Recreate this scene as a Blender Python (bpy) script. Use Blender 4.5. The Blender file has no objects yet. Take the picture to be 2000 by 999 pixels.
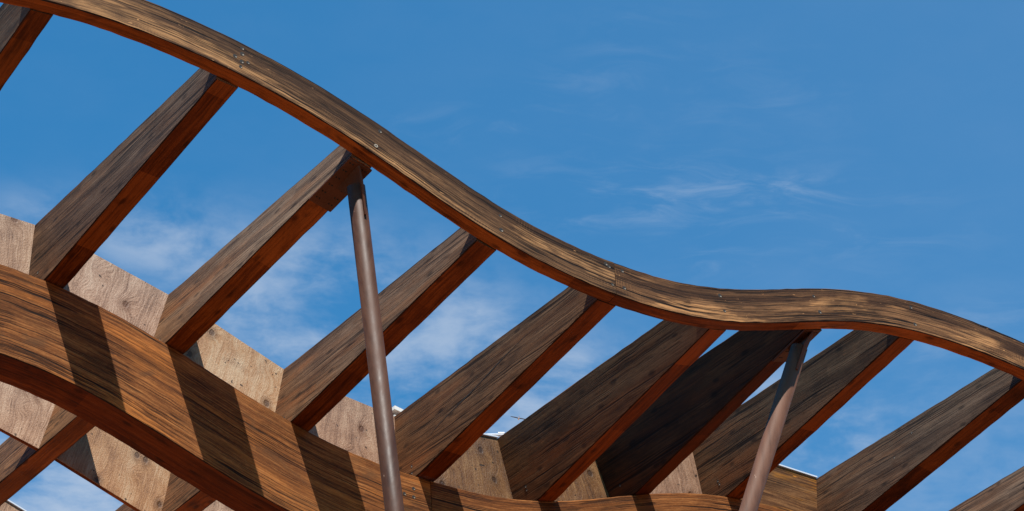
import bpy, math, random
from mathutils import Vector, Matrix
random.seed(7)
C = bpy.context.scene.collection
sc = bpy.context.scene
GZ = 1.6                                   # height of the camera above the paving

# ------------------------------------------------------------------ node helper
class NT:
    def __init__(s, tree): s.t = tree
    def n(s, typ, **kw):
        nd = s.t.nodes.new(typ)
        for k, v in kw.items(): setattr(nd, k, v)
        return nd
    def put(s, sock, v):
        if hasattr(v, 'is_output'): s.t.links.new(v, sock)
        elif v is not None: sock.default_value = v
    def m(s, op, a, b=None, c=None, clamp=False):
        nd = s.n('ShaderNodeMath', operation=op, use_clamp=clamp)
        s.put(nd.inputs[0], a); s.put(nd.inputs[1], b)
        if c is not None: s.put(nd.inputs[2], c)
        return nd.outputs[0]
    def vm(s, op, a, b=None):
        nd = s.n('ShaderNodeVectorMath', operation=op)
        s.put(nd.inputs[0], a); s.put(nd.inputs[1], b)
        return nd.outputs['Value'] if op in ('DOT_PRODUCT', 'LENGTH', 'DISTANCE') else nd.outputs[0]
    def xyz(s, x, y, z=0.0):
        nd = s.n('ShaderNodeCombineXYZ')
        s.put(nd.inputs[0], x); s.put(nd.inputs[1], y); s.put(nd.inputs[2], z)
        return nd.outputs[0]
    def noise(s, vec, scale=1.0, detail=4.0, rough=0.55, dist=0.0):
        nd = s.n('ShaderNodeTexNoise')
        s.put(nd.inputs['Vector'], vec); nd.inputs['Scale'].default_value = scale
        nd.inputs['Detail'].default_value = detail; nd.inputs['Roughness'].default_value = rough
        nd.inputs['Distortion'].default_value = dist
        return nd.outputs['Fac']
    def white(s, vec):
        nd = s.n('ShaderNodeTexWhiteNoise'); s.put(nd.inputs['Vector'], vec); return nd.outputs['Value']
    def step(s, x, lo, hi, a=0.0, b=1.0):
        nd = s.n('ShaderNodeMapRange', interpolation_type='SMOOTHSTEP')
        for k, v in (('Value', x), ('From Min', lo), ('From Max', hi), ('To Min', a), ('To Max', b)): s.put(nd.inputs[k], v)
        return nd.outputs[0]
    def mix(s, f, a, b, mode='MIX'):
        nd = s.n('ShaderNodeMix', data_type='RGBA', blend_type=mode)
        s.put(nd.inputs[0], f); s.put(nd.inputs[6], a); s.put(nd.inputs[7], b)
        return nd.outputs[2]
    def ramp(s, x, stops):
        nd = s.n('ShaderNodeValToRGB'); e = nd.color_ramp.elements
        while len(e) < len(stops): e.new(0.5)
        for el, (p, c) in zip(e, stops): el.position = p; el.color = c
        s.put(nd.inputs[0], x); return nd.outputs[0]
    def bump(s, h, dist, strength=1.0):
        nd = s.n('ShaderNodeBump'); nd.inputs['Distance'].default_value = dist
        nd.inputs['Strength'].default_value = strength; s.put(nd.inputs['Height'], h)
        return nd.outputs[0]

def lin(r, g, b, k=1.0):
    f = lambda c: (c/255/12.92 if c/255 < .04045 else ((c/255+.055)/1.055)**2.4)*k
    return (f(r), f(g), f(b), 1.0)

def new_mat(name):
    m = bpy.data.materials.new(name); m.use_nodes = True
    t = NT(m.node_tree); bs = m.node_tree.nodes['Principled BSDF']
    return m, t, bs

def wood(name, dark, mid, light, gold, gold_amt=.6, crack_amt=1.0, gold_edge=(.50, .66), topdark=None, seglen=2.6, mottle=0.0, lam=.04, lam_amt=.085, lam_hue=0.0, warm=None, saw_amt=.5, stain=None,
         rough=.72, bump=.0025, fine=95., spec=.10, speck_amt=1.0, knots=0.0):
    """weathered glued timber, grain along U (metres), V across"""
    m, t, bs = new_mat(name)
    uv = t.n('ShaderNodeTexCoord').outputs['UV']
    sx = t.n('ShaderNodeSeparateXYZ'); t.put(sx.inputs[0], uv); u, v = sx.outputs[0], sx.outputs[1]
    oi = t.n('ShaderNodeObjectInfo'); rnd = oi.outputs['Random']
    ro = t.m('MULTIPLY', rnd, 61.7); rz = t.m('MULTIPLY', rnd, 23.1)
    # grain wanders a little
    wob = t.noise(t.xyz(t.m('MULTIPLY_ADD', u, .9, ro), t.m('MULTIPLY', v, 3.), rz), 1, 2)
    v2 = t.m('ADD', v, t.m('MULTIPLY', t.m('SUBTRACT', wob, .5), .035))
    def V(a, b, z=0.0): return t.xyz(t.m('MULTIPLY_ADD', u, a, ro), t.m('MULTIPLY', v2, b), t.m('ADD', rz, z))
    def V0(a, b, z=0.0): return t.xyz(t.m('MULTIPLY_ADD', u, a, ro), t.m('MULTIPLY', v, b), t.m('ADD', rz, z))
    fiber = t.noise(V(2.8, fine), 1, 7, .72)
    mid_f = t.noise(V(.9, fine*.42, 29.), 1, 5, .62)
    band = t.noise(V(.4, 11., 3.), 1, 4, .6)
    patch = t.noise(V(1.1, 5.5, 7.), 1, 5, .62, .3)
    blotch = t.noise(V(2.6, 26., 11.), 1, 6, .68)
    li = t.m('FLOOR', t.m('DIVIDE', t.m('ADD', v, 7.013), lam))
    lr = t.white(t.xyz(li, rz, 0.))
    seg = t.m('FLOOR', t.m('DIVIDE', t.m('ADD', u, t.m('MULTIPLY', lr, 9.)), seglen))
    lamr = t.white(t.xyz(li, seg, rz))
    grit = t.noise(V(38., 120., 131.), 1, 3, .7)
    tone = t.m('ADD', t.m('ADD', t.m('MULTIPLY', fiber, .50), t.m('MULTIPLY', band, .12)), t.m('MULTIPLY', grit, .15))
    tone = t.m('ADD', tone, t.m('ADD', t.m('ADD', t.m('MULTIPLY', blotch, .12), t.m('MULTIPLY', mid_f, .14)), t.m('MULTIPLY', lamr, lam_amt)))
    col = t.ramp(tone, [(.43, dark), (.545, mid), (.665, light)])
    pg = t.step(patch, *gold_edge)
    if topdark:                                    # rain-darkened upper part of the face, golden wood left below
        td = t.step(t.m('ADD', t.m('SUBTRACT', v, topdark[0]), t.m('MULTIPLY', t.m('SUBTRACT', patch, .5), .34)), topdark[1]-.05, topdark[2]-.05)
        onface = t.m('GREATER_THAN', v, topdark[0]-.02)
        pg = t.m('MULTIPLY', t.m('MAXIMUM', pg, t.m('MULTIPLY', td, .28)), t.m('MULTIPLY_ADD', td, .75, .25))
        col = t.mix(t.m('MULTIPLY', t.m('MULTIPLY', t.m('SUBTRACT', 1., td), onface), .45), col, dark)
    g = t.m('MULTIPLY', pg, t.step(fiber, .36, .62))
    col = t.mix(t.m('MULTIPLY', g, gold_amt), col, gold)
    if lam_hue:
        lam2 = t.white(t.xyz(seg, li, t.m('ADD', rz, 3.3)))
        col = t.mix(t.m('MULTIPLY', t.m('MULTIPLY', t.step(lam2, .55, .95), lam_hue), t.step(patch, .35, .6)), col, gold)
    if warm:                                       # less weathered towards the sheltered end
        wf = t.m('MULTIPLY', t.step(t.m('ADD', u, t.m('MULTIPLY', t.m('SUBTRACT', patch, .5), 1.6)), warm[0], warm[1]), warm[2])
        col = t.mix(wf, col, t.mix(1.0, col, warm[3], 'MULTIPLY'))
    # saw marks: short strokes across the grain, in patches
    sawp = t.step(t.noise(V(1.7, 5., 31.), 1, 3), .56, .68)
    sawl = t.m('SINE', t.m('ADD', t.m('MULTIPLY', u, 300.), t.m('MULTIPLY', t.noise(V(9., 9., 2.), 1, 2), 14.)))
    sawm = t.m('MULTIPLY', t.m('MULTIPLY', sawp, t.step(sawl, .2, .9)), t.step(blotch, .42, .62))
    col = t.mix(t.m('MULTIPLY', sawm, saw_amt), col, gold)
    # long drying cracks and hair cracks
    c1 = t.m('ABSOLUTE', t.m('SUBTRACT', t.noise(V(.20, 17., 41.), 1, 2, .5, .15), .5))
    k1 = t.m('MULTIPLY', t.step(c1, .005, .021, 1., 0.), t.step(t.noise(V(.7, 7., 51.), 1, 3), .38, .47))
    c2 = t.m('ABSOLUTE', t.m('SUBTRACT', t.noise(V(.6, 42., 61.), 1, 2, .5), .5))
    k2 = t.m('MULTIPLY', t.step(c2, .004, .05, 1., 0.), t.step(t.noise(V(2.2, 9., 71.), 1, 3), .46, .56))
    lv = t.m('FRACT', t.m('DIVIDE', t.m('ADD', v, 7.013), lam))
    glue = t.m('MULTIPLY', t.step(t.m('ABSOLUTE', t.m('SUBTRACT', lv, .5)), .47, .495), t.step(band, .45, .6))
    if mottle:                                     # water marks and dark weather stains
        wm = t.step(t.noise(V0(1.3, 3.2, 101.), 1, 6, .62, .8), .47, .66)
        col = t.mix(t.m('MULTIPLY', wm, mottle), col, tuple(c*.8 for c in dark[:3])+(1,))
        wl = t.step(t.noise(V0(.9, 4.2, 111.), 1, 5, .6, .5), .56, .72)
        col = t.mix(t.m('MULTIPLY', wl, mottle*.55), col, light)
    k = t.m('MAXIMUM', t.m('MAXIMUM', k1, t.m('MULTIPLY', k2, .75)), t.m('MULTIPLY', glue, .55))
    col = t.mix(t.m('MULTIPLY', k, .88*crack_amt, clamp=True), col, tuple(c*.16 for c in dark[:3])+(1,))
    # torn pale fibres and chips
    sp = t.m('MULTIPLY', t.step(t.noise(V(18., 80., 81.), 1, 3), .685, .75), t.step(patch, .40, .55))
    col = t.mix(t.m('MULTIPLY', sp, .75*speck_amt), col, tuple(min(1, c*2.2) for c in gold[:3])+(1,))
    if stain:
        st = t.step(t.noise(V(2.6, 6., 91.), 1, 4, .6, .6), .54, .72)
        col = t.mix(t.m('MULTIPLY', st, .6), col, stain)
    if knots:
        vo = t.n('ShaderNodeTexVoronoi', feature='F1', voronoi_dimensions='2D'); t.put(vo.inputs['Vector'], V(2.4, 5.2, 17.)); vo.inputs['Scale'].default_value = 1
        kd = t.m('ADD', vo.outputs['Distance'], t.m('MULTIPLY', t.m('SUBTRACT', blotch, .5), .10))
        kn = t.step(kd, .03, .12, 1., 0.)
        col = t.mix(t.m('MULTIPLY', kn, knots), col, tuple(c*.3 for c in dark[:3])+(1,))
    col = t.mix(1.0, col, oi.outputs['Color'], 'MULTIPLY')
    t.put(bs.inputs['Base Color'], col)
    t.put(bs.inputs['Roughness'], t.m('ADD', rough-.12, t.m('MULTIPLY', fiber, .25)))
    bs.inputs['Specular IOR Level'].default_value = spec
    h = t.m('SUBTRACT', t.m('ADD', t.m('MULTIPLY', fiber, .8), t.m('MULTIPLY', blotch, .4)), t.m('MULTIPLY', k, .9))
    t.put(bs.inputs['Normal'], t.bump(h, bump, .8))
    return m

def sheet_wood(name, dark, mid, light, knot, bands=9., rough=.5, swirl=.25, glint=1.0):
    """sawn softwood board, grain along V (upright); knots with rings"""
    m, t, bs = new_mat(name)
    uv = t.n('ShaderNodeTexCoord').outputs['UV']
    sx = t.n('ShaderNodeSeparateXYZ'); t.put(sx.inputs[0], uv); u, v = sx.outputs[0], sx.outputs[1]
    oi = t.n('ShaderNodeObjectInfo'); rnd = oi.outputs['Random']
    ro = t.m('MULTIPLY', rnd, 43.3); rz = t.m('MULTIPLY', rnd, 17.9)
    def V0(a, b, z=0.0): return t.xyz(t.m('MULTIPLY_ADD', u, a, ro), t.m('MULTIPLY', v, b), t.m('ADD', rz, z))
    vo = t.n('ShaderNodeTexVoronoi', feature='F1', voronoi_dimensions='2D'); t.put(vo.inputs['Vector'], V0(4.2, 3.4, 5.)); vo.inputs['Scale'].default_value = 1
    vo.inputs['Randomness'].default_value = 1.0
    nz = t.noise(V0(16., 9., 1.), 1, 3)
    kd = t.m('ADD', vo.outputs['Distance'], t.m('MULTIPLY', t.m('SUBTRACT', nz, .5), .09))
    pull = t.step(kd, .03, .40, 1., 0.)                 # grain flows round each knot
    wob = t.noise(V0(2.2, 1.3, 9.), 1, 3, .6, swirl)
    u2 = t.m('ADD', u, t.m('ADD', t.m('MULTIPLY', t.m('SUBTRACT', wob, .5), .10), t.m('MULTIPLY', pull, .05)))
    def V(a, b, z=0.0): return t.xyz(t.m('MULTIPLY_ADD', u2, a, ro), t.m('MULTIPLY', v, b), t.m('ADD', rz, z))
    fiber = t.noise(V(110., 6.), 1, 5, .7)
    band = t.noise(V(bands*1.6, .8, 2.), 1, 4, .6)
    blotch = t.noise(V0(4., 4., 3.), 1, 5, .65)
    grit = t.noise(V0(130., 70., 8.), 1, 3, .7)
    tone = t.m('ADD', t.m('ADD', t.m('MULTIPLY', fiber, .38), t.m('MULTIPLY', band, .34)),
               t.m('ADD', t.m('MULTIPLY', blotch, .30), t.m('MULTIPLY', t.m('SUBTRACT', grit, .5), .22)))
    col = t.ramp(tone, [(.38, dark), (.51, mid), (.635, light)])
    dirt = t.step(t.noise(V0(3., 3., 13.), 1, 4, .6, .5), .58, .74)
    col = t.mix(t.m('MULTIPLY', dirt, .45), col, dark)
    kr = t.m('SINE', t.m('MULTIPLY', kd, 110.))
    keep = t.step(t.white(t.vm('FLOOR', t.vm('MULTIPLY', vo.outputs['Position'], (7., 7., 7.)))), .28, .32)
    kn = t.m('MULTIPLY', t.step(kd, .055, .10, 1., 0.), keep)
    kcol = t.mix(t.step(kr, -.2, .8), knot, tuple(c*.4 for c in knot[:3])+(1,))
    col = t.mix(t.m('MULTIPLY', kn, .85), col, kcol)
    halo = t.m('MULTIPLY', t.step(kd, .10, .26, .45, 0.), keep)
    col = t.mix(halo, col, knot)
    pin = t.step(t.noise(V0(34., 34., 23.), 1, 0), .80, .83)
    col = t.mix(t.m('MULTIPLY', pin, .85), col, tuple(c*.12 for c in dark[:3])+(1,))
    col = t.mix(1.0, col, oi.outputs['Color'], 'MULTIPLY')
    t.put(bs.inputs['Base Color'], col)
    t.put(bs.inputs['Roughness'], t.m('ADD', rough-.15, t.m('MULTIPLY', grit, .35)))
    bs.inputs['Specular IOR Level'].default_value = .22*glint
    h = t.m('ADD', t.m('MULTIPLY', fiber, .7), t.m('ADD', t.m('MULTIPLY', grit, .6), t.m('MULTIPLY', kn, -.5)))
    t.put(bs.inputs['Normal'], t.bump(h, .006, 1.0))
    return m

def plain(name, col, rough=.5, metal=0.0, var=.12, scale=6., bump=0.0, spec=.5):
    m, t, bs = new_mat(name)
    tc = t.n('ShaderNodeTexCoord')
    n1 = t.noise(tc.outputs['Object'], scale, 5, .6)
    n2 = t.noise(tc.outputs['Object'], scale*9, 3, .6)
    f = t.m('ADD', t.m('MULTIPLY', n1, .7), t.m('MULTIPLY', n2, .3))
    a = tuple(c*(1-var) for c in col[:3])+(1,); b = tuple(min(1, c*(1+var)) for c in col[:3])+(1,)
    t.put(bs.inputs['Base Color'], t.mix(t.step(f, .35, .65), a, b))
    t.put(bs.inputs['Roughness'], t.m('ADD', rough-.06, t.m('MULTIPLY', n1, .12)))
    bs.inputs['Metallic'].default_value = metal; bs.inputs['Specular IOR Level'].default_value = spec
    if bump: t.put(bs.inputs['Normal'], t.bump(n2, bump, .6))
    return m

def K(k, *cs): return [tuple(v*k for v in c[:3])+(1,) for c in cs]
M_FASCIA = wood('weathered_fascia_timber', *K(.31, lin(56, 36, 23), lin(108, 74, 50), lin(172, 126, 86), lin(255, 190, 126)),
                gold_amt=.9, gold_edge=(.50, .58), topdark=(7.11, .10, .21), crack_amt=1.1, lam=.034, lam_amt=.11, saw_amt=.22, mottle=.4, speck_amt=.85)
M_BEARER = wood('oiled_bearer_timber', *K(.43, lin(60, 32, 14), lin(142, 84, 40), lin(206, 138, 78), lin(240, 148, 66)),
                gold_amt=.6, crack_amt=1.1, lam=.045, lam_amt=.06, lam_hue=.15, saw_amt=.1, mottle=.34, speck_amt=.22, stain=tuple(v*.44 for v in lin(104, 72, 46)[:3])+(1,), fine=90., bump=.003)
M_RAFTER = wood('weathered_rafter_timber', *K(.40, lin(82, 64, 52), lin(138, 113, 93), lin(186, 158, 134), lin(190, 126, 74)),
                gold_amt=.3, crack_amt=.9, lam=.062, lam_amt=.08, lam_hue=.25, mottle=.5, knots=.6, speck_amt=.35, warm=(10.9, 12.5, .85, (1.10, .78, .50, 1)), saw_amt=.25,
                stain=tuple(v*.40 for v in lin(112, 80, 54)[:3])+(1,), bump=.0015, spec=.12)
M_STAIN = wood('sheltered_red_stained_timber', *K(.45, lin(84, 35, 12), lin(140, 71, 26), lin(188, 106, 46), lin(212, 122, 50)),
               gold_amt=.5, crack_amt=.35, lam=.6, lam_amt=.16, seglen=.75, mottle=.5, saw_amt=0., rough=.55, bump=.0008, fine=60., spec=.08, speck_amt=0., knots=.6,
               stain=tuple(v*.30 for v in lin(70, 28, 12)[:3])+(1,))
M_STAIN_SHADED = wood('shaded_red_stained_timber', *K(.27, lin(88, 34, 11), lin(144, 64, 22), lin(186, 96, 40), lin(208, 112, 44)),  # red stain with the shade under the bearer put into its colour
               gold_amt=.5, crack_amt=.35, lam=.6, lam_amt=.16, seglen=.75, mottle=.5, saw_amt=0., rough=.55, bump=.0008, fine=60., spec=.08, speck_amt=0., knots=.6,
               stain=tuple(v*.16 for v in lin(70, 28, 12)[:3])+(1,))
M_BOARD = sheet_wood('pale_sawn_board', *K(.42, lin(134, 97, 74), lin(208, 166, 136), lin(246, 212, 182), lin(128, 80, 44)))
M_BOARD_GOLD = sheet_wood('golden_sawn_board', *K(.40, lin(154, 104, 64), lin(216, 162, 112), lin(244, 208, 166), lin(108, 70, 38)), bands=7.)
M_BOARD_BROWN = sheet_wood('brown_oiled_board', *K(.34, lin(96, 60, 32), lin(156, 108, 64), lin(196, 148, 96), lin(80, 48, 26)), bands=10.)
M_BOARD_DARK = wood('dark_figured_board', *K(.42, lin(48, 28, 15), lin(118, 76, 44), lin(178, 126, 78), lin(200, 128, 44)),
                    gold_amt=.85, gold_edge=(.46, .55), crack_amt=.6, lam=.3, saw_amt=.2, fine=60., bump=.002, mottle=.6)
def post_paint(name, col):
    m, t, bs = new_mat(name)
    tc = t.n('ShaderNodeTexCoord'); o = tc.outputs['Object']
    run = t.noise(t.vm('MULTIPLY', o, (26., 26., 1.1)), 1, 5, .6)          # dust runs down the tube
    cloud = t.noise(t.vm('MULTIPLY', o, (4., 4., 1.6)), 1, 4, .6)
    chip = t.noise(t.vm('MULTIPLY', o, (42., 42., 30.)), 1, 2, .5)
    f = t.m('ADD', t.m('MULTIPLY', run, .55), t.m('MULTIPLY', cloud, .45))
    c = t.mix(t.step(f, .36, .64), tuple(x*.74 for x in col[:3])+(1,), tuple(x*1.22 for x in col[:3])+(1,))
    c = t.mix(t.m('MULTIPLY', t.step(chip, .755, .78), .7), c, lin(150, 128, 112))
    c = t.mix(1.0, c, t.n('ShaderNodeObjectInfo').outputs['Color'], 'MULTIPLY')
    t.put(bs.inputs['Base Color'], c)
    t.put(bs.inputs['Roughness'], t.step(f, .3, .7, .40, .62)); bs.inputs['Specular IOR Level'].default_value = .20
    t.put(bs.inputs['Normal'], t.bump(t.m('ADD', run, t.m('MULTIPLY', chip, .4)), .0012, .7))
    return m
M_POST = post_paint('brown_painted_steel', lin(68, 45, 33))
M_PLATE = plain('brown_painted_plate', lin(72, 43, 28), rough=.6, var=.15, scale=8., bump=.0008, spec=.15)
M_ZINC = plain('zinc_washer', lin(136, 124, 106), rough=.5, metal=.2, var=.2, scale=60.)
M_EDGE = plain('dark_worn_arris', lin(40, 24, 15), rough=.8, var=.4, scale=14., spec=.1)
M_HOLE = plain('dark_bore', lin(12, 9, 7), rough=.9, var=.2)
M_CAP = plain('white_metal_flashing', lin(176, 178, 182), rough=.28, var=.04, scale=3.)
M_WHITE = plain('white_render', lin(184, 180, 172), rough=.7, var=.05, scale=.4)
M_GLASS = plain('dark_window_glass', lin(70, 92, 104), rough=.12, var=.1, scale=.5)
M_BIRDW = plain('grey_feathers', lin(88, 92, 98), rough=.8, var=.15, scale=9.)
M_BIRDB = plain('white_feathers', lin(232, 232, 230), rough=.8, var=.05, scale=9.)
M_PAVE = plain('sandy_paving', lin(124, 82, 54), rough=.85, var=.10, scale=.6)

# ------------------------------------------------------------------ mesh helper
class MB:
    """collects faces with metre UVs and material slots, builds ONE mesh object"""
    def __init__(s): s.v = []; s.f = []; s.uv = []; s.mi = []; s.sm = []
    def face(s, pts, uvs=None, mi=0, smooth=False):
        b = len(s.v); s.v += [tuple(p) for p in pts]; s.f.append(tuple(range(b, b+len(pts))))
        s.uv += list(uvs) if uvs else [(0., 0.)]*len(pts); s.mi.append(mi); s.sm.append(smooth)
    def box(s, a, b, mi=0):
        (x0, y0, z0), (x1, y1, z1) = a, b
        P = [(x0,y0,z0),(x1,y0,z0),(x1,y1,z0),(x0,y1,z0),(x0,y0,z1),(x1,y0,z1),(x1,y1,z1),(x0,y1,z1)]
        for q in ((0,3,2,1),(4,5,6,7),(0,1,5,4),(1,2,6,5),(2,3,7,6),(3,0,4,7)): s.face([P[i] for i in q], mi=mi)
    def obox(s, o, ax, ay, az, hx, hy, hz, mi=0):
        o = Vector(o)
        c = [o + ax*(hx*i) + ay*(hy*j) + az*(hz*k) for k in (-1, 1) for j in (-1, 1) for i in (-1, 1)]
        for q in ((0,2,3,1),(4,5,7,6),(0,1,5,4),(1,3,7,5),(3,2,6,7),(2,0,4,6)): s.face([c[i] for i in q], mi=mi)
    def tube(s, a, b, ra, rb, n=32, caps=True, mi=0):
        a, b = Vector(a), Vector(b); d = (b-a).normalized()
        e = d.orthogonal().normalized(); g = d.cross(e)
        ca = [a + (e*math.cos(2*math.pi*i/n) + g*math.sin(2*math.pi*i/n))*ra for i in range(n)]
        cb = [b + (e*math.cos(2*math.pi*i/n) + g*math.sin(2*math.pi*i/n))*rb for i in range(n)]
        for i in range(n):
            j = (i+1) % n; s.face([ca[i], ca[j], cb[j], cb[i]], mi=mi, smooth=True)
        if caps: s.face(ca[::-1], mi=mi); s.face(cb, mi=mi)
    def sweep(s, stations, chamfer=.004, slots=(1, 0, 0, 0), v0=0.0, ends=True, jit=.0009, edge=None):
        """stations: (u, BL, BR, TR, TL); a chamfered four-sided bar; faces: bottom, right, top, left"""
        rings = []
        for u, *c in stations:
            c = [Vector(p) for p in c]; ring = []
            for i in range(4):
                p, nx, pv = c[i], c[(i+1) % 4], c[i-1]
                k = chamfer*(1+random.uniform(-.4, .45))
                for q in (pv, nx):
                    d = (q-p).normalized()
                    ring.append(p + d*k + Vector((random.uniform(-jit, jit), 0, random.uniform(-jit, jit))))
            rings.append((u, ring, [(c[(i+1) % 4]-c[i]).length for i in range(4)]))
        for (ua, ra, la), (ub, rb, lb) in zip(rings, rings[1:]):
            for i in range(4):
                # flat face i: from ring[2i+1] to ring[2i+2]
                a0, a1, b0, b1 = ra[2*i+1], ra[(2*i+2) % 8], rb[2*i+1], rb[(2*i+2) % 8]
                o = v0 + i*2.37
                s.face([a0, a1, b1, b0], [(ua, o), (ua, o+la[i]), (ub, o+lb[i]), (ub, o)], slots[i])
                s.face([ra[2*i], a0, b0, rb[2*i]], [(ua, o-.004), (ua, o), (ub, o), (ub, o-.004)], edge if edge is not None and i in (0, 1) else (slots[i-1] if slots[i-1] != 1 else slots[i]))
        if ends:
            for (u, r, l), rev in ((rings[0], True), (rings[-1], False)):
                pts = r[::-1] if rev else r
                c0 = r[0]; s.face(pts, [(u+(p-c0).x*.3, (p-c0).z) for p in pts], slots[3])
    def build(s, name, mats, parent=None, weld=True):
        me = bpy.data.meshes.new(name)
        me.from_pydata(s.v, [], s.f)
        uvl = me.uv_layers.new(name='UVMap')
        flat = [x for p in s.uv for x in p]
        uvl.data.foreach_set('uv', flat)
        me.polygons.foreach_set('material_index', s.mi); me.polygons.foreach_set('use_smooth', s.sm)
        for m in (mats if isinstance(mats, (list, tuple)) else [mats]): me.materials.append(m)
        if weld:
            import bmesh
            bm = bmesh.new(); bm.from_mesh(me); bmesh.ops.remove_doubles(bm, verts=bm.verts, dist=1e-5)
            bmesh.ops.recalc_face_normals(bm, faces=bm.faces); bm.to_mesh(me); bm.free()
        me.update()
        o = bpy.data.objects.new(name, me); C.objects.link(o)
        if parent: o.parent = parent; o.matrix_parent_inverse = Matrix()
        return o

def empty(name, loc):
    o = bpy.data.objects.new(name, None); C.objects.link(o); o.location = loc; return o
def tag(o, label=None, cat=None, kind=None, group=None):
    for k, v in (('label', label), ('category', cat), ('kind', kind), ('group', group)):
        if v: o[k] = v
    return o

# ------------------------------------------------------------------ the wave
FA = [9.6723, 9.6331, 9.6167, 9.6227, 9.6505, 9.6989, 9.7658, 9.8484, 9.9422, 10.0422, 10.1415, 10.2333, 10.3114, 10.3709, 10.4115, 10.4342, 10.4409, 10.433, 10.4105, 10.3727, 10.3195, 10.2527, 10.1797, 10.1097, 10.0514, 10.0118, 9.9917, 9.9904, 10.0075, 10.0439, 10.1035, 10.189, 10.2948, 10.4118, 10.5254, 10.6217, 10.6964, 10.7485, 10.7821, 10.8018, 10.8105, 10.8097, 10.7987, 10.7762, 10.7408, 10.6919, 10.6322, 10.5654, 10.4964, 10.4303, 10.371, 10.3219, 10.2847, 10.2604, 10.2493, 10.2511, 10.2658]
FB = [9.5758, 9.539, 9.5248, 9.533, 9.5632, 9.6145, 9.6845, 9.7699, 9.8646, 9.9617, 10.0541, 10.1354, 10.203, 10.2555, 10.2942, 10.3201, 10.3321, 10.3283, 10.3068, 10.2666, 10.2115, 10.1466, 10.0786, 10.0147, 9.9636, 9.932, 9.9199, 9.925, 9.9447, 9.9779, 10.0312, 10.1107, 10.2127, 10.3296, 10.4485, 10.5569, 10.6476, 10.7164, 10.7638, 10.7923, 10.8057, 10.8079, 10.7996, 10.7805, 10.7476, 10.6987, 10.6369, 10.5669, 10.4952, 10.4281, 10.3692, 10.321, 10.2847, 10.2609, 10.2499, 10.2515, 10.2659]
def curve(T, x):
    s = (x-.5)/.25; i = max(1, min(len(T)-3, int(math.floor(s)))); f = s-i
    a, b, c, d = T[i-1], T[i], T[i+1], T[i+2]
    return b + .5*f*(c-a + f*(2*a-5*b+4*c-d + f*(3*(b-c)+d-a)))
def slope(T, x): return (curve(T, x+.02)-curve(T, x-.02))/.04

YF, YA, YB, TB = 10.004, 10.0985, 12.094, .245      # fascia front / back, bearer front, bearer thickness
HA, HBE = .238, .636
W = .135
R = {0: [3.6908, 10.355, .2015, .0222, -.1059, -.0336], 1: [4.8048, 10.4179, -.0105, -.0513, -.0817, .0239],
     2: [5.6669, 10.2635, -.1713, -.0977, -.0635, -.017], 3: [6.5017, 10.0423, -.1113, -.0559, -.0741, -.004],
     4: [7.3297, 9.9914, .0785, .0300, -.049, -.0142], 5: [8.1398, 10.1467, .308, .1172, -.0332, -.0323],
     6: [8.8843, 10.4846, .400, .1413, -.0263, -.0250], 7: [9.6589, 10.7322, .2153, .1442, -.0035, -.0256],
     8: [10.7034, 10.8174, -.0672, .0827, -.0123, .004], 9: [11.5816, 10.7377, -.2411, -.0001, -.0021, -.0662]}
YS, YE = 10.1, 15.62
def lerp_tab(tab, y):
    for (y0, v0), (y1, v1) in zip(tab, tab[1:]):
        if y <= y1: return v0 + (v1-v0)*(y-y0)/(y1-y0)
    (y0, v0), (y1, v1) = tab[-2:]; return v0 + (v1-v0)*(y-y0)/(y1-y0)
BOT = [(10.1, 0.), (12.1, 0.), (12.4, .045), (13.25, .158), (14.36, .283), (15.7, .43)]
TOP = [(10.1, .237), (12.094, .563), (12.335, .600), (14.53, .805), (15.7, .925)]
def rafter_point(i, y, side, s):
    """side -1 left / +1 right; s 0 bottom .. 1 top"""
    x, z, th, dx, dz, dt = R[i]
    tt = (y-10.1)/(12.094-10.1); t = min(tt, 1.0)
    x, z, th = x+tt*dx, z+t*dz, th+t*dt
    a = side*W/2; b0, b1 = lerp_tab(BOT, y), lerp_tab(TOP, y); b = b0+(b1-b0)*s
    c, sn = math.cos(th), math.sin(th)
    return Vector((x+a*c-b*sn, y, z+a*sn+b*c+GZ))

pergola = empty('pergola', (6.57, 12.0, 0.0))
tag(pergola, 'wavy brown timber pergola with slanting rafters and round steel posts under blue sky', 'pergola')
PO = -Vector(pergola.location)
def part(mb, name, mats, parent=pergola):
    o = mb.build(name, mats, parent)
    # vertices were written in world metres: shift the mesh into the parent's frame
    o.data.transform(Matrix.Translation(PO)); return o
def sub(mb, name, mats, parent): return part(mb, name, mats, parent)

def wave_beam(T, x0, x1, y0, y1, h, down, name, gap=.0015, first=False, last=False):
    mb = MB(); st = []; n = int((x1-x0)/.06); u = 0; prev = None
    xa, xb = x0+(0 if first else gap), x1-(0 if last else gap)
    for k in range(n+1):
        x = xa+(xb-xa)*k/n; d = slope(T, x); L = math.hypot(1, d); z = curve(T, x)
        e = (x - h*d/L*down*0 - down*h*d/L, z + down*h/L)
        lo, hi = ((x, z), e) if down > 0 else (e, (x, z))
        if prev: u += math.hypot(x-prev[0], z-prev[1])
        prev = (x, z)
        # order: bottom-front, bottom-back, top-back, top-front
        st.append((u, (lo[0], y0, lo[1]+GZ), (lo[0], y1, lo[1]+GZ), (hi[0], y1, hi[1]+GZ), (hi[0], y0, hi[1]+GZ)))
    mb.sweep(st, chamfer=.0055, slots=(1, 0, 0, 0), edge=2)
    return mb

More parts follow.
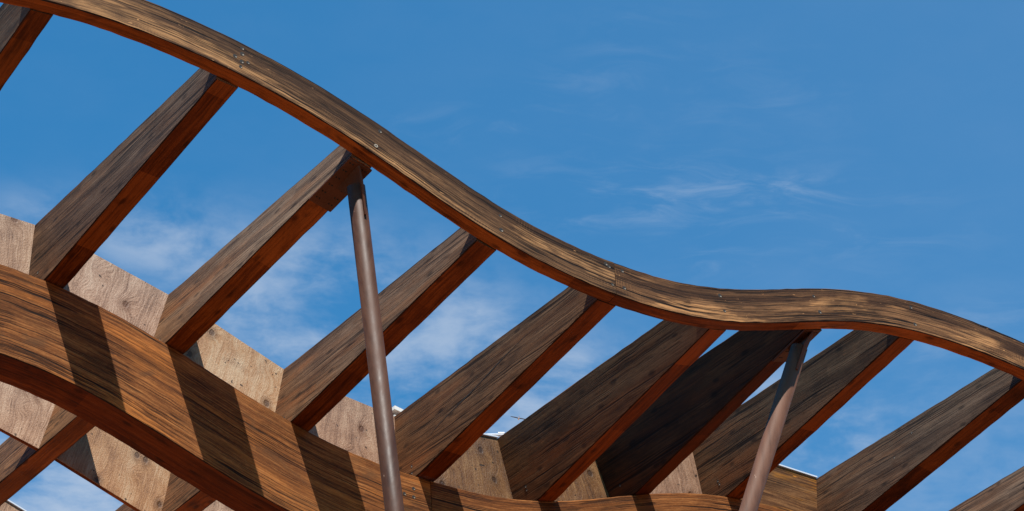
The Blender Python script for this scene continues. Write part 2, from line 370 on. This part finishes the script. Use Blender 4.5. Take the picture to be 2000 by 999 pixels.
def recess(parent, p, nrm, r=.010, washer=False, name='bolt'):
    """countersunk bolt: a dark bore, a zinc ring or head showing at one side"""
    p, nrm = Vector(p), Vector(nrm).normalized()
    mb = MB(); r *= 1.1 if washer else 1.4; mb.tube(p-nrm*.004, p+nrm*.0006, r, r, 14, mi=0)
    e = nrm.orthogonal().normalized(); g = nrm.cross(e)
    if washer:
        n = 18
        for i in range(n):
            a, b = 2*math.pi*i/n, 2*math.pi*(i+1)/n
            f = lambda t, q, w: p + (e*math.cos(t)+g*math.sin(t))*q + nrm*w
            mb.face([f(a, r*1.05, .004), f(b, r*1.05, .004), f(b, r*.42, .004), f(a, r*.42, .004)], mi=1)
            mb.face([f(a, r*1.05, -.002), f(b, r*1.05, -.002), f(b, r*1.05, .004), f(a, r*1.05, .004)], mi=1)
            mb.face([f(a, r*.42, .004), f(b, r*.42, .004), f(b, r*.42, -.001), f(a, r*.42, -.001)], mi=1)
    else:
        o = p + Vector((r*.45, 0, -r*.4)); o -= nrm*((o-p).dot(nrm))
        mb.tube(o-nrm*.002, o+nrm*.0022, r*.42, r*.32, 10, mi=1)
    return sub(mb, name, [M_HOLE, M_ZINC], parent)

JA, JB = 7.336, 7.385
fascia = []
for a, b in ((.6, JA), (JA, 14.4)):
    o = part(wave_beam(FA, a, b, YF, YA, HA, 1, 'fascia_beam', first=a < 1, last=b > 14), 'fascia_beam', [M_FASCIA, M_STAIN, M_EDGE])
    fascia.append(o)
fascia[1].color = (1.22, 1.16, 1.10, 1)
bearer = []
for a, b in ((.6, JB), (JB, 14.4)):
    o = part(wave_beam(FB, a, b, YB, YB+TB, HBE, -1, 'bearer_beam', first=a < 1, last=b > 14), 'bearer_beam', [M_BEARER, M_STAIN_SHADED, M_EDGE])
    bearer.append(o)
for x, z, wsh in ((4.831, 10.624, 0), (4.834, 10.583, 0), (4.792, 10.545, 0), (4.835, 10.525, 0), (4.873, 10.537, 0), (4.831, 10.484, 0),
             (5.726, 10.455, 0), (5.703, 10.332, 1), (6.534, 10.213, 0), (6.541, 10.11, 0), (7.264, 10.191, 0), (7.286, 10.181, 0),
             (7.38, 10.19, 0), (7.307, 10.057, 0), (7.391, 10.068, 0), (8.095, 10.324, 0), (8.123, 10.22, 0),
             (8.83, 10.647, 0), (8.869, 10.54, 0), (9.633, 10.913, 0), (9.652, 10.785, 0)):
    recess(fascia[0] if x < JA else fascia[1], (x, YF, z+GZ), (0, -1, 0), r=.0105 if wsh else random.uniform(.007, .0105), washer=bool(wsh))
for x, z in ((7.266, 9.827), (7.201, 9.764), (7.268, 9.766)):
    recess(bearer[0], (x, YB, z+GZ), (0, -1, 0), r=.009)

RTINT = {0: (.70, .70, .69), 1: (.76, .72, .70), 2: (1.0, 1.0, .97), 3: (.92, .88, .84), 4: (.80, .66, .50), 5: (.86, .64, .42),
         6: (.40, .25, .14), 7: (.74, .62, .50), 8: (.62, .58, .54), 9: (.70, .66, .62)}  # the darkest tint paints that rafter's shade into its colour
rafters = {}
for i in R:
    mb = MB(); st = []
    ys = [YS+(YE-YS)*k/56 for k in range(57)]
    u = 0
    for y in ys:
        st.append((y, rafter_point(i, y, -1, 0), rafter_point(i, y, 1, 0), rafter_point(i, y, 1, 1), rafter_point(i, y, -1, 1)))
    mb.sweep(st, chamfer=.0055, slots=(1, 0, 0, 0), edge=2)
    o = part(mb, 'rafter', [M_RAFTER, M_STAIN, M_EDGE]); o.color = (*RTINT[i], 1); rafters[i] = o
    nrm = (rafter_point(i, 12, -1, .5)-rafter_point(i, 12, 1, .5)).normalized()
    for y, s in {1: ((12.21, .20),), 2: ((12.22, .17),), 3: ((12.2, .15),), 4: ((12.16, .17), (12.16, .08)), 5: ((12.18, .24), (12.18, .19)),
                 6: ((12.2, .2),), 7: ((12.14, .2), (12.15, .25)), 8: ((11.45, .48), (11.25, .72))}.get(i, ()):
        recess(o, rafter_point(i, y, -1, s), nrm, r=random.uniform(.006, .009))
sp4 = MB(); up_, lo_ = [], []
n4 = (rafter_point(4, 12, -1, .5)-rafter_point(4, 12, 1, .5)).normalized()
for k in range(41):
    f4 = k/40; y = 10.72+1.25*f4; s4 = .66-.30*f4+.015*math.sin(9*f4)+random.uniform(-.004, .004)
    w4 = .011*math.sin(math.pi*f4)**.7*(.45+.55*abs(math.sin(11*f4+.8)))
    up_.append(rafter_point(4, y, -1, s4+w4)+n4*.0012); lo_.append(rafter_point(4, y, -1, s4-w4)+n4*.0012)
for k in range(40):
    q4 = [lo_[k], lo_[k+1], up_[k+1], up_[k]]; sp4.face(q4)
    sp4.face([p4-n4*.012 for p4 in q4][::-1])
sub(sp4, 'split', M_HOLE, rafters[4])
rafters[4]['label'] = 'rafter with a long dark split along its side'

# boards between the rafters, three rows
BT = {0: (M_BOARD, (.90, .86, .80)), 1: (M_BOARD, (.95, .93, .92)), 2: (M_BOARD_GOLD, (1, 1, 1)), 3: (M_BOARD, (.86, .78, .70)), 4: (M_BOARD_BROWN, (1, 1, 1)),
      5: (M_BOARD_BROWN, (1.0, .97, .92)), 6: (M_BOARD, (.80, .72, .65)), 7: (M_BOARD_DARK, (1, 1, 1)), 8: (M_BOARD_BROWN, (1, 1, 1))}
def board(i, y, th, mat, tint, lift=.003, cap=False, drop=0.0, top=-.004):
    mb = MB()
    a0, a1 = rafter_point(i, y, 1, 0), rafter_point(i, y, 1, 1)
    b0, b1 = rafter_point(i+1, y, -1, 0), rafter_point(i+1, y, -1, 1)
    up = Vector((0, 0, 1)); e = .001
    dx = Vector((e, 0, 0)); dy = Vector((0, th, 0))
    n = 6; st = []
    L = (b0-a0).length
    for k in range(n+1):
        t = k/n; lo = a0.lerp(b0, t)+up*(lift-drop); hi = a1.lerp(b1, t)+up*top
        if drop == 0 and lift > 0 and abs(y-YBD) < .01: lo.z = max(lo.z, curve(FB, lo.x)+GZ+.001)
        st.append((t*L, lo, lo+dy, hi+dy, hi))
    # upright grain: UVs in metres, u across the board, v up
    mb.sweep(st, chamfer=.002, slots=(1, 0, 0, 0), jit=.0006)
    o = part(mb, 'infill_board', [mat, M_STAIN]); o.color = (*tint, 1)
    if cap:
        cb = MB(); cs = []
        for k in range(n+1):
            t = k/n; hi = a1.lerp(b1, t)+up*(top+.001)
            cs.append((t*L, hi-Vector((0, .012, 0)), hi+dy+Vector((0, .012, 0)), hi+dy+Vector((0, .012, .016)), hi+Vector((0, -.012, .016))))
        cb.sweep(cs, chamfer=.003, slots=(0, 0, 0, 0), jit=0)
        sub(cb, 'cap_flashing', M_CAP, o)
    return o
YBD = 12.343
for i in range(9):
    m, tn = BT[i]
    board(i, YBD, .028, m, tn, cap=i in (4, 7))
    m2, t2 = (M_BOARD, (1, .96, .9)) if i in (0, 1, 3) else (M_BOARD_GOLD, (1, .97, .94))
    board(i, 13.79, .03, m2, t2, lift=.004)
    board(i, 15.22, .03, M_BOARD, (1, .92, .80), lift=.006, cap=True)

# steel: saddle plates, fins and round posts
def post(i, top, ysh):
    """a round strut from the column head up to the rafter; top: (x, z) of its upper end"""
    YP = 10.185
    T = Vector((top[0], YP, top[1]+GZ)); d = (JN-T).normalized(); Lq = (JN-T).length
    mb = MB(); mb.tube(T, T+d*Lq, .0515, .0525, 48)
    p = part(mb, 'post', M_POST)
    # saddle plate under the rafter end
    sp = MB(); st = []
    for y in (10.104, 10.2, 10.3, 10.4, ysh):
        bl, br = rafter_point(i, y, -1, 0), rafter_point(i, y, 1, 0)
        upv = (rafter_point(i, y, -1, 1)-bl).normalized(); ac = (br-bl).normalized()
        st.append((y, bl-ac*.002-upv*.014, br+ac*.010-upv*.014, br+ac*.010-upv*.0015, bl-ac*.002-upv*.0015))
    sp.sweep(st, chamfer=.002, slots=(0, 0, 0, 0), jit=0)
    s_ = sub(sp, 'saddle_plate', M_PLATE, p)
    upv = (rafter_point(i, 10.3, -1, 1)-rafter_point(i, 10.3, -1, 0)).normalized()
    for y in (10.13, 10.2, 10.27, 10.34, 10.41, 10.47):
        for sd in (-.72, -.45, .5, .78):
            if y > ysh-.03: continue
            c = (rafter_point(i, y, -1, 0)+rafter_point(i, y, 1, 0))/2 + (rafter_point(i, y, 1, 0)-rafter_point(i, y, -1, 0))*sd/2 - upv*.014
            sc_ = MB(); sc_.tube(c+upv*.001, c-upv*.0035, .0055, .004, 8); SCREWS.append((sc_, p))
    # knife plate standing in the slotted post head
    mid = (rafter_point(i, YP, -1, 0)+rafter_point(i, YP, 1, 0))/2
    ax = d.cross(Vector((0, 1, 0))).normalized()
    fa = mid - upv*.0145; fb = T + d*.20
    fm = MB()
    for sx in (-1, 1):
        pass
    q = [fa+Vector((0, -.075, 0)), fa+Vector((0, .16, 0)), T+d*.02+Vector((0, .062, 0)), fb+Vector((0, .056, 0)), fb+Vector((0, -.062, 0)), T+d*.0+Vector((0, -.066, 0))]
    f0 = [v-ax*.007 for v in q]; f1 = [v+ax*.007 for v in q]
    fm.face(f0); fm.face(f1[::-1])
    for k in range(6): fm.face([f0[k], f0[(k+1) % 6], f1[(k+1) % 6], f1[k]])
    sub(fm, 'knife_plate', M_PLATE, p)
    return p
SCREWS = []
JN = Vector((7.485, 11.5, 4.607+GZ))
p1 = post(2, (5.690, 10.158), 10.52)
p2 = post(6, (8.836, 10.363), 10.46)
p1.color = (.80, .72, .66, 1); p2.color = (1.3, 1.3, 1.3, 1)  # tints put weaker and stronger sunlight into the paint of each post
for mb, p in SCREWS: sub(mb, 'screw', M_HOLE, p)
mb = MB(); mb.tube((JN.x, JN.y, .02), JN+Vector((0, 0, .05)), .085, .075, 48)
trunk = part(mb, 'column', M_POST)
mb = MB(); mb.box((JN.x-.22, JN.y-.22, .002), (JN.x+.22, JN.y+.22, .022)); sub(mb, 'base_plate', M_PLATE, trunk)

# ------------------------------------------------------------------ white tower far behind: only its roof edge shows
f = Vector((math.sin(.58414), math.cos(.58414), 0)); r = Vector((math.cos(.58414), -math.sin(.58414), 0)); up = Vector((0, 0, 1))
D0 = 69.4; ZR = 49.55+GZ
tower = empty('apartment_tower', f*(D0+5)+r*-1.6)
tag(tower, 'white apartment tower behind the pergola with railing and vent housing on its roof', 'building')
TO = -Vector(tower.location)
def tpart(mb, name, mats, parent=tower):
    o = mb.build(name, mats, parent); o.data.transform(Matrix.Translation(TO)); return o
mb = MB(); mb.obox(f*(D0+5.4)+r*-1.6+up*(ZR/2), r, f, up, 5.2, 5., ZR/2-.01); w_ = tpart(mb, 'wall', M_WHITE)
mb = MB(); mb.obox(f*(D0+5.4)+r*-1.6+up*(ZR+.10), r, f, up, 5.4, 5.2, .10); tpart(mb, 'roof', M_WHITE)
for fl in range(15):
    for k in (-3.4, 0.1, 3.4):
        z = 2.2+fl*3.25
        mb = MB(); mb.obox(f*(D0+.385)+r*(-1.6+k)+up*z, r, f, up, 1.0, .04, .8); o = tpart(mb, 'window', M_WHITE)
        mb = MB(); mb.obox(f*(D0+.338)+r*(-1.6+k)+up*z, r, f, up, .92, .02, .72); tpart(mb, 'pane', M_GLASS, o)
rail = MB(); zt = 50.40+GZ
rail.tube(f*D0+r*-3.2+up*zt, f*D0+r*3.4+up*zt, .048, .048, 16)
ro_ = tpart(rail, 'railing', M_CAP)
for k in (-3.0, -1.45, .62, 1.8, 3.2):
    mb = MB(); mb.tube(f*D0+r*k+up*(ZR+.19), f*D0+r*k+up*(zt+.02), .03, .03, 10); tpart(mb, 'rail_post', M_CAP, ro_)
mb = MB(); mb.obox(f*D0+r*-.33+up*(zt+.06), r, f, up, .10, .05, .022); tpart(mb, 'rail_clamp', M_CAP, ro_)
# vent housing: a rounded white box on legs of slots, turned corner-on
c45 = math.radians(40); vx = r*math.cos(c45)+f*math.sin(c45); vy = f*math.cos(c45)-r*math.sin(c45)
VC = f*(D0+.1)+r*-3.66; VZ = 51.48+GZ
vent = MB()
hv = .42
vent.obox(VC+vx*hv+vy*hv+up*(VZ-.8), vx, vy, up, hv-.04, hv-.04, .62)
for k in range(5):
    a = k*.02; vent.obox(VC+vx*hv+vy*hv+up*(VZ+.03+a*.9), vx, vy, up, hv+.02-a*a*6, hv+.02-a*a*6, .05)
vo_ = tpart(vent, 'vent_housing', M_WHITE)
for ax, ay in ((vx, vy), (vy, vx)):
    mb = MB(); mb.obox(VC+ax*hv+ay*.034+up*(VZ-.115), ax, ay, up, .22, .01, .028); tpart(mb, 'slot', M_HOLE, vo_)

# ------------------------------------------------------------------ gull
bp_ = f*0
bird_d = Vector((13.308, 20., 17.664)).normalized()*240 + Vector((0, 0, GZ))
mb = MB()
body = []
for k, (q, rr, zz) in enumerate(((-.30, .006, .0), (-.20, .035, .0), (-.08, .065, -.005), (.06, .07, -.005), (.16, .05, .01), (.22, .042, .025), (.27, .04, .03), (.31, .015, .025), (.36, .004, .02))):
    body.append([Vector((q, rr*math.cos(2*math.pi*j/12), zz+rr*.85*math.sin(2*math.pi*j/12))) for j in range(12)])
for a, b in zip(body, body[1:]):
    for j in range(12): mb.face([a[j], b[j], b[(j+1) % 12], a[(j+1) % 12]], mi=1, smooth=True)
mb.face(body[0], mi=1); mb.face(body[-1][::-1], mi=1)
for s in (-1, 1):
    W_ = [(.0, .05, .10, -.07, .03, .022), (.18, .10, .11, -.06, .075, .018), (.36, .06, .09, -.07, .06, .014), (.55, -.03, .0, -.12, .02, .009), (.70, -.12, -.09, -.17, -.02, .003)]
    secs = []
    for yy, _, x1, x0, z, th in W_:
        secs.append([Vector((x0, s*(yy+.03), z)), Vector(((x0+x1)/2, s*(yy+.03), z+th)), Vector((x1, s*(yy+.03), z)), Vector(((x0+x1)/2, s*(yy+.03), z-th*.4))])
    for a, b in zip(secs, secs[1:]):
        for j in range(4): mb.face([a[j], a[(j+1) % 4], b[(j+1) % 4], b[j]], mi=0, smooth=True)
    mb.face(secs[-1], mi=0)
for s in (-.05, .05): mb.face([(-.27, -.012, 0), (-.27, .012, 0), (-.40, s+.02, .0), (-.40, s-.02, .0)], mi=1)
gull = mb.build('gull', [M_BIRDW, M_BIRDB])
gull.location = bird_d; gull.rotation_euler = (math.radians(8), math.radians(-6), math.radians(64))
tag(gull, 'tiny pale bird with dark wings gliding in the sky gap between two rafters', 'bird')

# ------------------------------------------------------------------ ground
mb = MB(); n = 64; Rg = 4000.
mb.face([(Rg*math.cos(2*math.pi*k/n), Rg*math.sin(2*math.pi*k/n), 0.) for k in range(n)])
g_ = mb.build('ground', M_PAVE); tag(g_, kind='structure')

# ------------------------------------------------------------------ sky, sun
LD = Vector((.385, .63, -1.0)).normalized()
sun = bpy.data.lights.new('sun', 'SUN'); sun.energy = 5.0; sun.angle = math.radians(.53); sun.color = (1.0, .955, .89)
so = bpy.data.objects.new('sun', sun); C.objects.link(so); so.rotation_euler = LD.to_track_quat('-Z', 'Y').to_euler(); so.location = (0, 0, 40)
wd = bpy.data.worlds.new('World'); sc.world = wd; wd.use_nodes = True
t = NT(wd.node_tree); bg = wd.node_tree.nodes['Background']
sky = t.n('ShaderNodeTexSky', sky_type='NISHITA'); sky.sun_disc = False
sky.sun_elevation = math.asin(-LD.z); sky.sun_rotation = math.atan2(-LD.x, -LD.y) % (2*math.pi)
sky.air_density = 1.0; sky.dust_density = .35; sky.ozone_density = 2.2
hsv = t.n('ShaderNodeHueSaturation'); hsv.inputs['Saturation'].default_value = 1.0; hsv.inputs['Value'].default_value = 1.0
t.put(hsv.inputs['Color'], sky.outputs[0])
d = t.n('ShaderNodeTexCoord').outputs['Generated']
sp = t.n('ShaderNodeSeparateXYZ'); t.put(sp.inputs[0], d)
zc = t.m('MAXIMUM', sp.outputs[2], .05)
cu, cv = t.m('DIVIDE', sp.outputs[0], zc), t.m('DIVIDE', sp.outputs[1], zc)       # a flat cirrus layer overhead
# cloud axes: along / across the drift
ca, sa = math.cos(.58414), math.sin(.58414)
p = t.m('ADD', t.m('MULTIPLY', cu, ca), t.m('MULTIPLY', cv, -sa)); q = t.m('ADD', t.m('MULTIPLY', cu, sa), t.m('MULTIPLY', cv, ca))
def blob(p0, q0, sp_, sq_, pw=1.0):
    a = t.m('DIVIDE', t.m('SUBTRACT', p, p0), sp_); b = t.m('DIVIDE', t.m('SUBTRACT', q, q0), sq_)
    return t.m('EXPONENT', t.m('MULTIPLY', t.m('ADD', t.m('MULTIPLY', a, a), t.m('MULTIPLY', b, b)), -1.0))
w1 = t.noise(t.xyz(t.m('MULTIPLY', p, 9.), t.m('MULTIPLY', q, 9.), .3), 1, 3)
pw = t.m('ADD', p, t.m('MULTIPLY', t.m('SUBTRACT', w1, .5), .05)); qw = t.m('ADD', q, t.m('MULTIPLY', t.m('SUBTRACT', w1, .5), .035))
puff = t.noise(t.xyz(t.m('MULTIPLY', pw, 16.), t.m('MULTIPLY', qw, 19.), 1.7), 1, 6, .58)
wisp = t.noise(t.xyz(t.m('MULTIPLY', pw, 17.), t.m('MULTIPLY', qw, 44.), 4.2), 1, 7, .62, .7)
CLOUDS = []
PUFF = [(-0.1936, 1.2002, 0.042, 0.040, 0.7), (-0.1169, 1.2231, 0.044, 0.046, 1.0), (-0.0837, 1.2703, 0.060, 0.058, 1.0),
        (-0.042, 1.28, 0.046, 0.056, .9), (0.0, 1.3198, 0.044, 0.045, 0.8), (0.0365, 1.3097, 0.030, 0.034, 0.6),
        (-0.2675, 1.1691, 0.034, 0.022, 0.6), (0.1943, 1.3716, 0.030, 0.030, 1.0), (0.1476, 1.3299, 0.024, 0.028, 0.6),
        (-0.1495, 1.2703, 0.036, 0.048, 0.7), (-0.2148, 1.1823, 0.044, 0.028, 0.5), (-.29, 1.43, .12, .08, 1.6), (.0, 1.38, .2, .05, .5)]
WISP = [(0.0780, 1.1475, 0.085, 0.030, 1.0), (0.1478, 1.1496, 0.055, 0.015, 0.9), (0.0653, 1.1648, 0.05, 0.02, 0.7),
        (0.1162, 1.2102, 0.035, 0.02, 0.9), (-0.0165, 1.0982, 0.05, 0.016, 0.7), (0.0691, 1.0382, 0.035, 0.03, 0.5),
        (0.2471, 1.2997, 0.014, 0.03, 0.9), (0.283, 1.2631, 0.03, 0.022, 0.6), (0.0325, 1.0733, 0.04, 0.02, 0.4), (0.1327, 1.0733, 0.045, 0.03, 0.4),
        (.2, 1.19, .06, .03, .5)]
def cover(L):
    acc = None
    for p0, q0, s1, s2, a in L:
        g = t.m('MULTIPLY', blob(p0, q0, s1, s2), a)
        acc = g if acc is None else t.m('ADD', acc, g)
    return acc
c1 = t.m('MULTIPLY', t.m('MINIMUM', cover(PUFF), 1.0), t.step(puff, .33, .70))
c2 = t.m('MULTIPLY', cover(WISP), t.step(wisp, .42, .86))
veil = t.m('ADD', t.m('MULTIPLY', t.step(puff, .3, .8), t.step(q, 1.15, 1.5, 0.02, .28)), t.step(p, -.25, .35, 0., .065))
cl = t.m('MINIMUM', t.m('ADD', t.m('ADD', t.m('MULTIPLY', c1, .56), t.m('MULTIPLY', c2, .27)), veil), .9)
upm = t.step(sp.outputs[2], .25, .45)
cl = t.m('MULTIPLY', cl, upm)
SKY = .056
bg2 = t.n('ShaderNodeBackground'); bg2.inputs[0].default_value = (.62, .74, .92, 1); bg2.inputs[1].default_value = .45
t.put(bg.inputs[0], t.mix(1.0, hsv.outputs[0], (.48, 1.62, 2.0, 1), 'MULTIPLY')); bg.inputs[1].default_value = SKY
mx = t.n('ShaderNodeMixShader'); t.put(mx.inputs[0], cl)
wd.node_tree.links.new(bg.outputs[0], mx.inputs[1]); wd.node_tree.links.new(bg2.outputs[0], mx.inputs[2])
wo = [n_ for n_ in wd.node_tree.nodes if n_.type == 'OUTPUT_WORLD'][0]
wd.node_tree.links.new(mx.outputs[0], wo.inputs[0])

# ------------------------------------------------------------------ camera
cam = bpy.data.cameras.new('camera'); cam.sensor_width = 36; cam.sensor_fit = 'HORIZONTAL'; cam.lens = 5406.04/2000*36
cam.clip_start = .1; cam.clip_end = 10000
co = bpy.data.objects.new('camera', cam); C.objects.link(co); co.location = (0, 0, GZ)
co.rotation_euler = (math.pi/2+.69288, 0, -.58414); sc.camera = co
sc.view_settings.view_transform = 'Standard'; sc.view_settings.look = 'None'; sc.view_settings.gamma = 1
sc.view_settings.exposure = 0.85; sc.view_settings.use_curve_mapping = False
sc.render.resolution_x = 1024; sc.render.resolution_y = 511
sc.cycles.max_bounces = 8; sc.cycles.diffuse_bounces = 4
